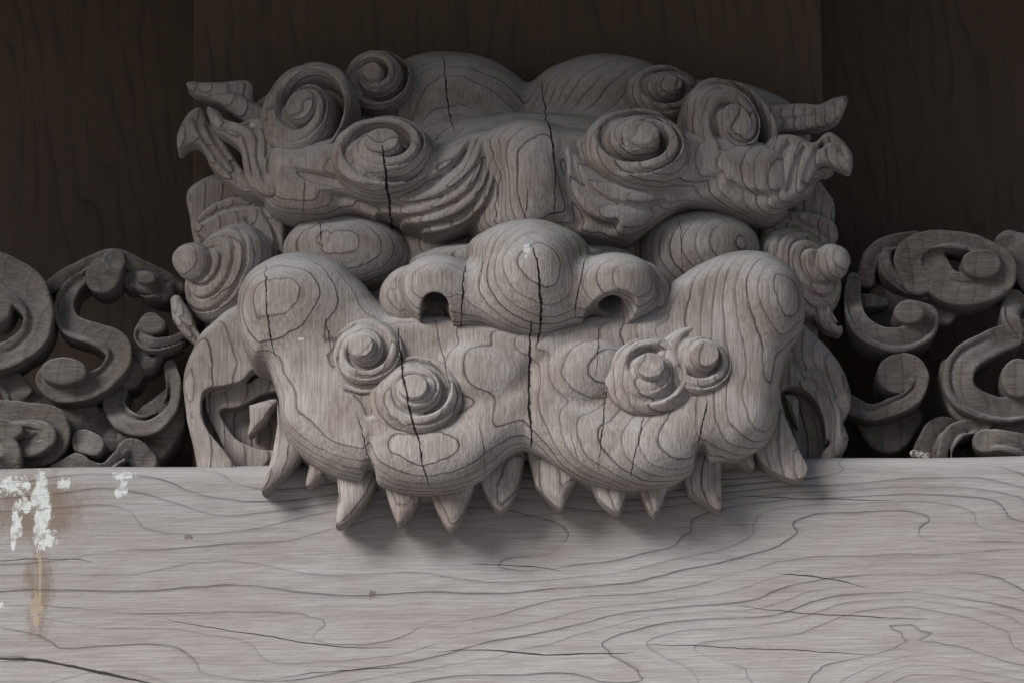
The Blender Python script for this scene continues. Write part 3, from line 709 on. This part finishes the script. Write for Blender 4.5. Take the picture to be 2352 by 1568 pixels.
tooth([(711, 1010), (770, 1050), (764, 1068), (740, 1098), (703, 1116), (709, 1075)], 320, 80)
tooth([(768, 1040), (864, 1060), (860, 1112), (820, 1176), (771, 1206), (778, 1137)], 365, 90)
tooth([(872, 1075), (966, 1095), (955, 1159), (919, 1200), (906, 1182), (893, 1150)], 378, 90)
tooth([(968, 1085), (1085, 1085), (1071, 1159), (1036, 1214), (1001, 1166)], 380, 90)
tooth([(1086, 1060), (1196, 1020), (1193, 1109), (1150, 1172), (1113, 1128)], 372, 90)
tooth([(1206, 1020), (1330, 1060), (1304, 1132), (1285, 1166), (1230, 1113)], 376, 90)
tooth([(1330, 1060), (1450, 1075), (1435, 1140), (1419, 1176), (1374, 1144)], 380, 90)
tooth([(1455, 1080), (1544, 1065), (1528, 1132), (1503, 1182), (1476, 1144)], 376, 90)
tooth([(1558, 1050), (1648, 1010), (1657, 1100), (1656, 1168), (1620, 1152), (1582, 1128)], 355, 85)
tooth([(1645, 1015), (1722, 995), (1729, 1040), (1730, 1076), (1675, 1056)], 330, 80)
tooth([(1720, 985), (1781, 905), (1806, 960), (1835, 1030), (1856, 1077), (1828, 1102), (1765, 1075), (1734, 1038)], 340, 95, 'fang')
tooth([(572, 930), (635, 915), (622, 945), (604, 975), (571, 999), (574, 965)], 205, 60)
tooth([(1800, 905), (1832, 912), (1836, 950), (1832, 982), (1815, 950)], 195, 50)

# ------------------------------------------------------------------ pierced scrollwork on the beam
def scroll_panel(label, parts):
    root = thing('scroll_carving', label, 'carving')
    root['group'] = 'pierced scroll carvings flanking the head'
    for (nm, fn, box) in parts:
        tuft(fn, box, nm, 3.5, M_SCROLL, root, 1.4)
    return root
def rib(pts, thick=70, crown=-10, edge=10, knob=None, eng=()):
    top = max(p[3] for p in pts); thick = thick + 55; crown = crown*1.5; edge = edge*.8
    pts = [(p[0], p[1], p[2]*1.06, p[3] + 26*math.sin(5.0*i/len(pts)) + (25 if top > 110 else 0)) for i, p in enumerate(pts)]
    if knob: knob = (knob[0], knob[1], knob[2] + 48, knob[3], knob[4])
    us = [p[0] for p in pts]; vs_ = [p[1] for p in pts]; ws = max(p[2] for p in pts); ds = [p[3] for p in pts]
    if knob: us += [knob[0]-knob[3], knob[0]+knob[3]]; vs_ += [knob[1]-knob[4], knob[1]+knob[4]]; ds.append(knob[2] + 20)
    box = (min(us) - ws - 14, max(us) + ws + 14, min(vs_) - ws - 14, max(vs_) + ws + 14, min(ds) - thick - 14, max(ds) + 26)
    def fn(F):
        F.ribbon(pts, thick, crown, edge, 0)
        if max(p[2] for p in pts) > 18 and len(pts) > 3:
            q = spline([(p[0], p[1], p[2]) for p in pts], 3); dq = np.gradient(q[:, :2], axis=0); dq /= np.linalg.norm(dq, axis=1)[:, None] + 1e-6
            F.engrave([(q[k, 0] - dq[k, 1]*q[k, 2]*.5, q[k, 1] + dq[k, 0]*q[k, 2]*.5) for k in range(1, len(q) - 1)], 5, 9, float(np.mean(ds)), step=.5, n=2)
        if knob:
            ku, kv, kd, ka, kb = knob
            F.poly([(ku + ka*math.cos(a), kv + kb*math.sin(a)) for a in np.linspace(0, 6.28, 12)[:-1]], kd - thick, kd, -6, 10, 4)
        for e in eng: F.engrave(e[0], e[1], e[2], ds[0], step=.6)
    return ('scroll', fn, box)
left = [
    rib([(-30, 600, 30, 150), (10, 625, 40, 150), (60, 665, 44, 150), (86, 715, 34, 148), (76, 768, 32, 145), (25, 808, 30, 142), (-40, 826, 32, 140)], 90, -10, 14, (-10, 700, 150, 36, 44)),
    rib([(96, 672, 16, 80), (160, 628, 18, 85), (220, 596, 17, 90), (270, 588, 17, 95), (320, 612, 20, 95), (370, 640, 24, 92), (405, 660, 18, 88)], 80, 0, 12),
    rib([(262, 596, 26, 100), (250, 612, 30, 110), (236, 632, 40, 120)], 80, -3, 10),
    rib([(200, 628, 14, 84), (162, 660, 20, 88), (146, 700, 22, 95), (160, 742, 26, 105), (215, 764, 24, 118), (262, 786, 30, 126), (272, 820, 28, 130), (245, 858, 27, 132), (195, 886, 30, 134), (140, 890, 32, 136), (112, 866, 30, 136)], 90, -8, 12, (146, 850, 138, 54, 32)),
    rib([(300, 640, 20, 90), (335, 650, 30, 96), (375, 668, 26, 96)], 70, 8, 12, (336, 640, 112, 24, 14), [([(300, 665), (340, 682), (390, 672)], 6, 10)]),
    rib([(346, 742, 26, 105), (326, 770, 20, 105), (350, 790, 16, 105), (400, 780, 13, 105), (440, 752, 11, 110), (452, 722, 8, 115)], 70, -4, 10, (348, 744, 112, 32, 20)),
    rib([(372, 818, 6, 92), (340, 828, 20, 96), (312, 822, 30, 96), (296, 860, 30, 90)], 70, 6, 10),
    rib([(390, 840, 16, 95), (398, 890, 17, 100), (386, 940, 18, 104), (340, 974, 22, 106), (290, 966, 26, 106), (262, 930, 26, 98), (270, 890, 22, 90)], 90, -6, 12),
    rib([(330, 1010, 60, 60), (372, 960, 50, 60), (400, 900, 20, 60)], 60, 0, 12),
    rib([(130, 1085, 22, 110), (172, 1062, 22, 112), (200, 1066, 14, 112), (240, 1070, 13, 112), (272, 1046, 16, 112), (300, 1030, 26, 108), (330, 1060, 30, 104)], 90, -5, 12),
    rib([(190, 1010, 26, 122), (214, 1020, 24, 122)], 90, -4, 10),
    rib([(-20, 950, 34, 128), (60, 950, 28, 128), (118, 964, 30, 126), (134, 1004, 24, 124), (104, 1042, 22, 122), (50, 1052, 22, 120)], 90, -6, 12, None),
    rib([(70, 990, 30, 140), (100, 1000, 28, 136), (60, 1020, 26, 134), (10, 1000, 26, 132)], 90, -5, 12),
    rib([(-30, 1010, 34, 150), (15, 1035, 30, 150), (24, 1080, 24, 150)], 90, 0, 12, (-6, 985, 154, 60, 26)),
    rib([(10, 860, 26, 60), (40, 900, 34, 60), (60, 930, 34, 55), (150, 940, 30, 50)], 60, 0, 12),
    rib([(90, 930, 24, 40), (180, 960, 44, 40), (240, 1000, 44, 40)], 40, 0, 12),
]
right = [
    rib([(2110, 640, 36, 95), (2092, 590, 36, 100), (2130, 556, 28, 110), (2190, 548, 20, 116), (2260, 566, 20, 120), (2304, 600, 26, 124), (2300, 640, 30, 126), (2240, 664, 34, 128), (2170, 650, 38, 128), (2140, 600, 34, 122)], 90, -6, 14, (2256, 604, 132, 46, 34)),
    rib([(1990, 640, 20, 80), (2000, 592, 20, 82), (2040, 560, 20, 84), (2100, 550, 20, 86)], 80, 0, 12),
    rib([(2036, 580, 14, 98), (2036, 612, 16, 98), (2064, 644, 18, 98), (2120, 672, 20, 96)], 70, 4, 12),
    rib([(2076, 570, 14, 92), (2070, 600, 16, 94), (2092, 630, 16, 94)], 60, 4, 10),
    rib([(1960, 640, 16, 95), (1960, 680, 20, 105), (1968, 726, 22, 118), (2000, 762, 26, 124), (2060, 778, 28, 128), (2116, 760, 28, 130), (2128, 726, 28, 132), (2090, 716, 28, 134)], 90, -6, 12, (2090, 716, 138, 36, 26)),
    rib([(1966, 690, 18, 96), (2000, 690, 16, 100), (2030, 694, 10, 102)], 70, 0, 10),
    rib([(2062, 856, 44, 132), (2090, 850, 36, 132), (2112, 872, 22, 130), (2096, 908, 20, 126), (2050, 932, 20, 122), (2000, 944, 20, 116), (1950, 926, 22, 110)], 100, -4, 12),
    rib([(2320, 770, 30, 105), (2250, 800, 30, 118), (2208, 836, 34, 128), (2206, 888, 34, 132), (2246, 924, 30, 136), (2310, 938, 28, 138), (2380, 930, 28, 138)], 100, -6, 12, (2340, 866, 134, 40, 46)),
    rib([(2180, 840, 20, 96), (2184, 900, 22, 98), (2220, 950, 22, 100), (2290, 976, 22, 100), (2380, 980, 22, 100)], 80, 0, 12),
    rib([(2130, 1090, 26, 90), (2128, 1030, 26, 92), (2160, 980, 24, 95), (2220, 990, 20, 96)], 80, -4, 12),
    rib([(2174, 1085, 18, 112), (2172, 1030, 18, 114), (2200, 986, 20, 114), (2260, 974, 16, 112)], 80, -4, 10),
    rib([(2262, 1010, 26, 124), (2300, 1010, 24, 124), (2352, 1020, 26, 122), (2390, 1040, 26, 120)], 90, -3, 10),
    rib([(2320, 560, 34, 92), (2352, 580, 40, 92), (2380, 640, 40, 90)], 70, 6, 14),
    rib([(2330, 690, 26, 96), (2322, 730, 22, 104), (2350, 760, 26, 108), (2390, 740, 30, 108)], 80, 4, 12),
    rib([(2090, 960, 30, 50), (2040, 1000, 40, 45), (1990, 960, 30, 45)], 50, 0, 12),
    rib([(2040, 700, 50, 40), (2110, 690, 50, 40), (2170, 720, 26, 40)], 40, 0, 12),
]
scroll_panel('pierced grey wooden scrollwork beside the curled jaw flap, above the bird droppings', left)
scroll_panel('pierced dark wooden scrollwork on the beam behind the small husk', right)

# ------------------------------------------------------------------ small husk on the beam
hk = P(2117, 1046, 225)
F = Field(2080, 2150, 1025, 1065, 195, 255, 1.6)
F.ell(2112, 1044, 225, 20, 10, 13, 0, rot=(0, 0, -14)); F.ell(2128, 1049, 226, 12, 7, 10, 4, rot=(10, 0, 20)); F.ell(2098, 1040, 224, 10, 6, 9, 4, rot=(0, 20, 10)); F.chip(2.2, 5)
husk = link('husk', F.mesh('husk'), husk_mat())
husk.location = ORIGIN; husk['label'] = 'small brown and white dried husk lying on the upper edge of the beam'; husk['category'] = 'husk'
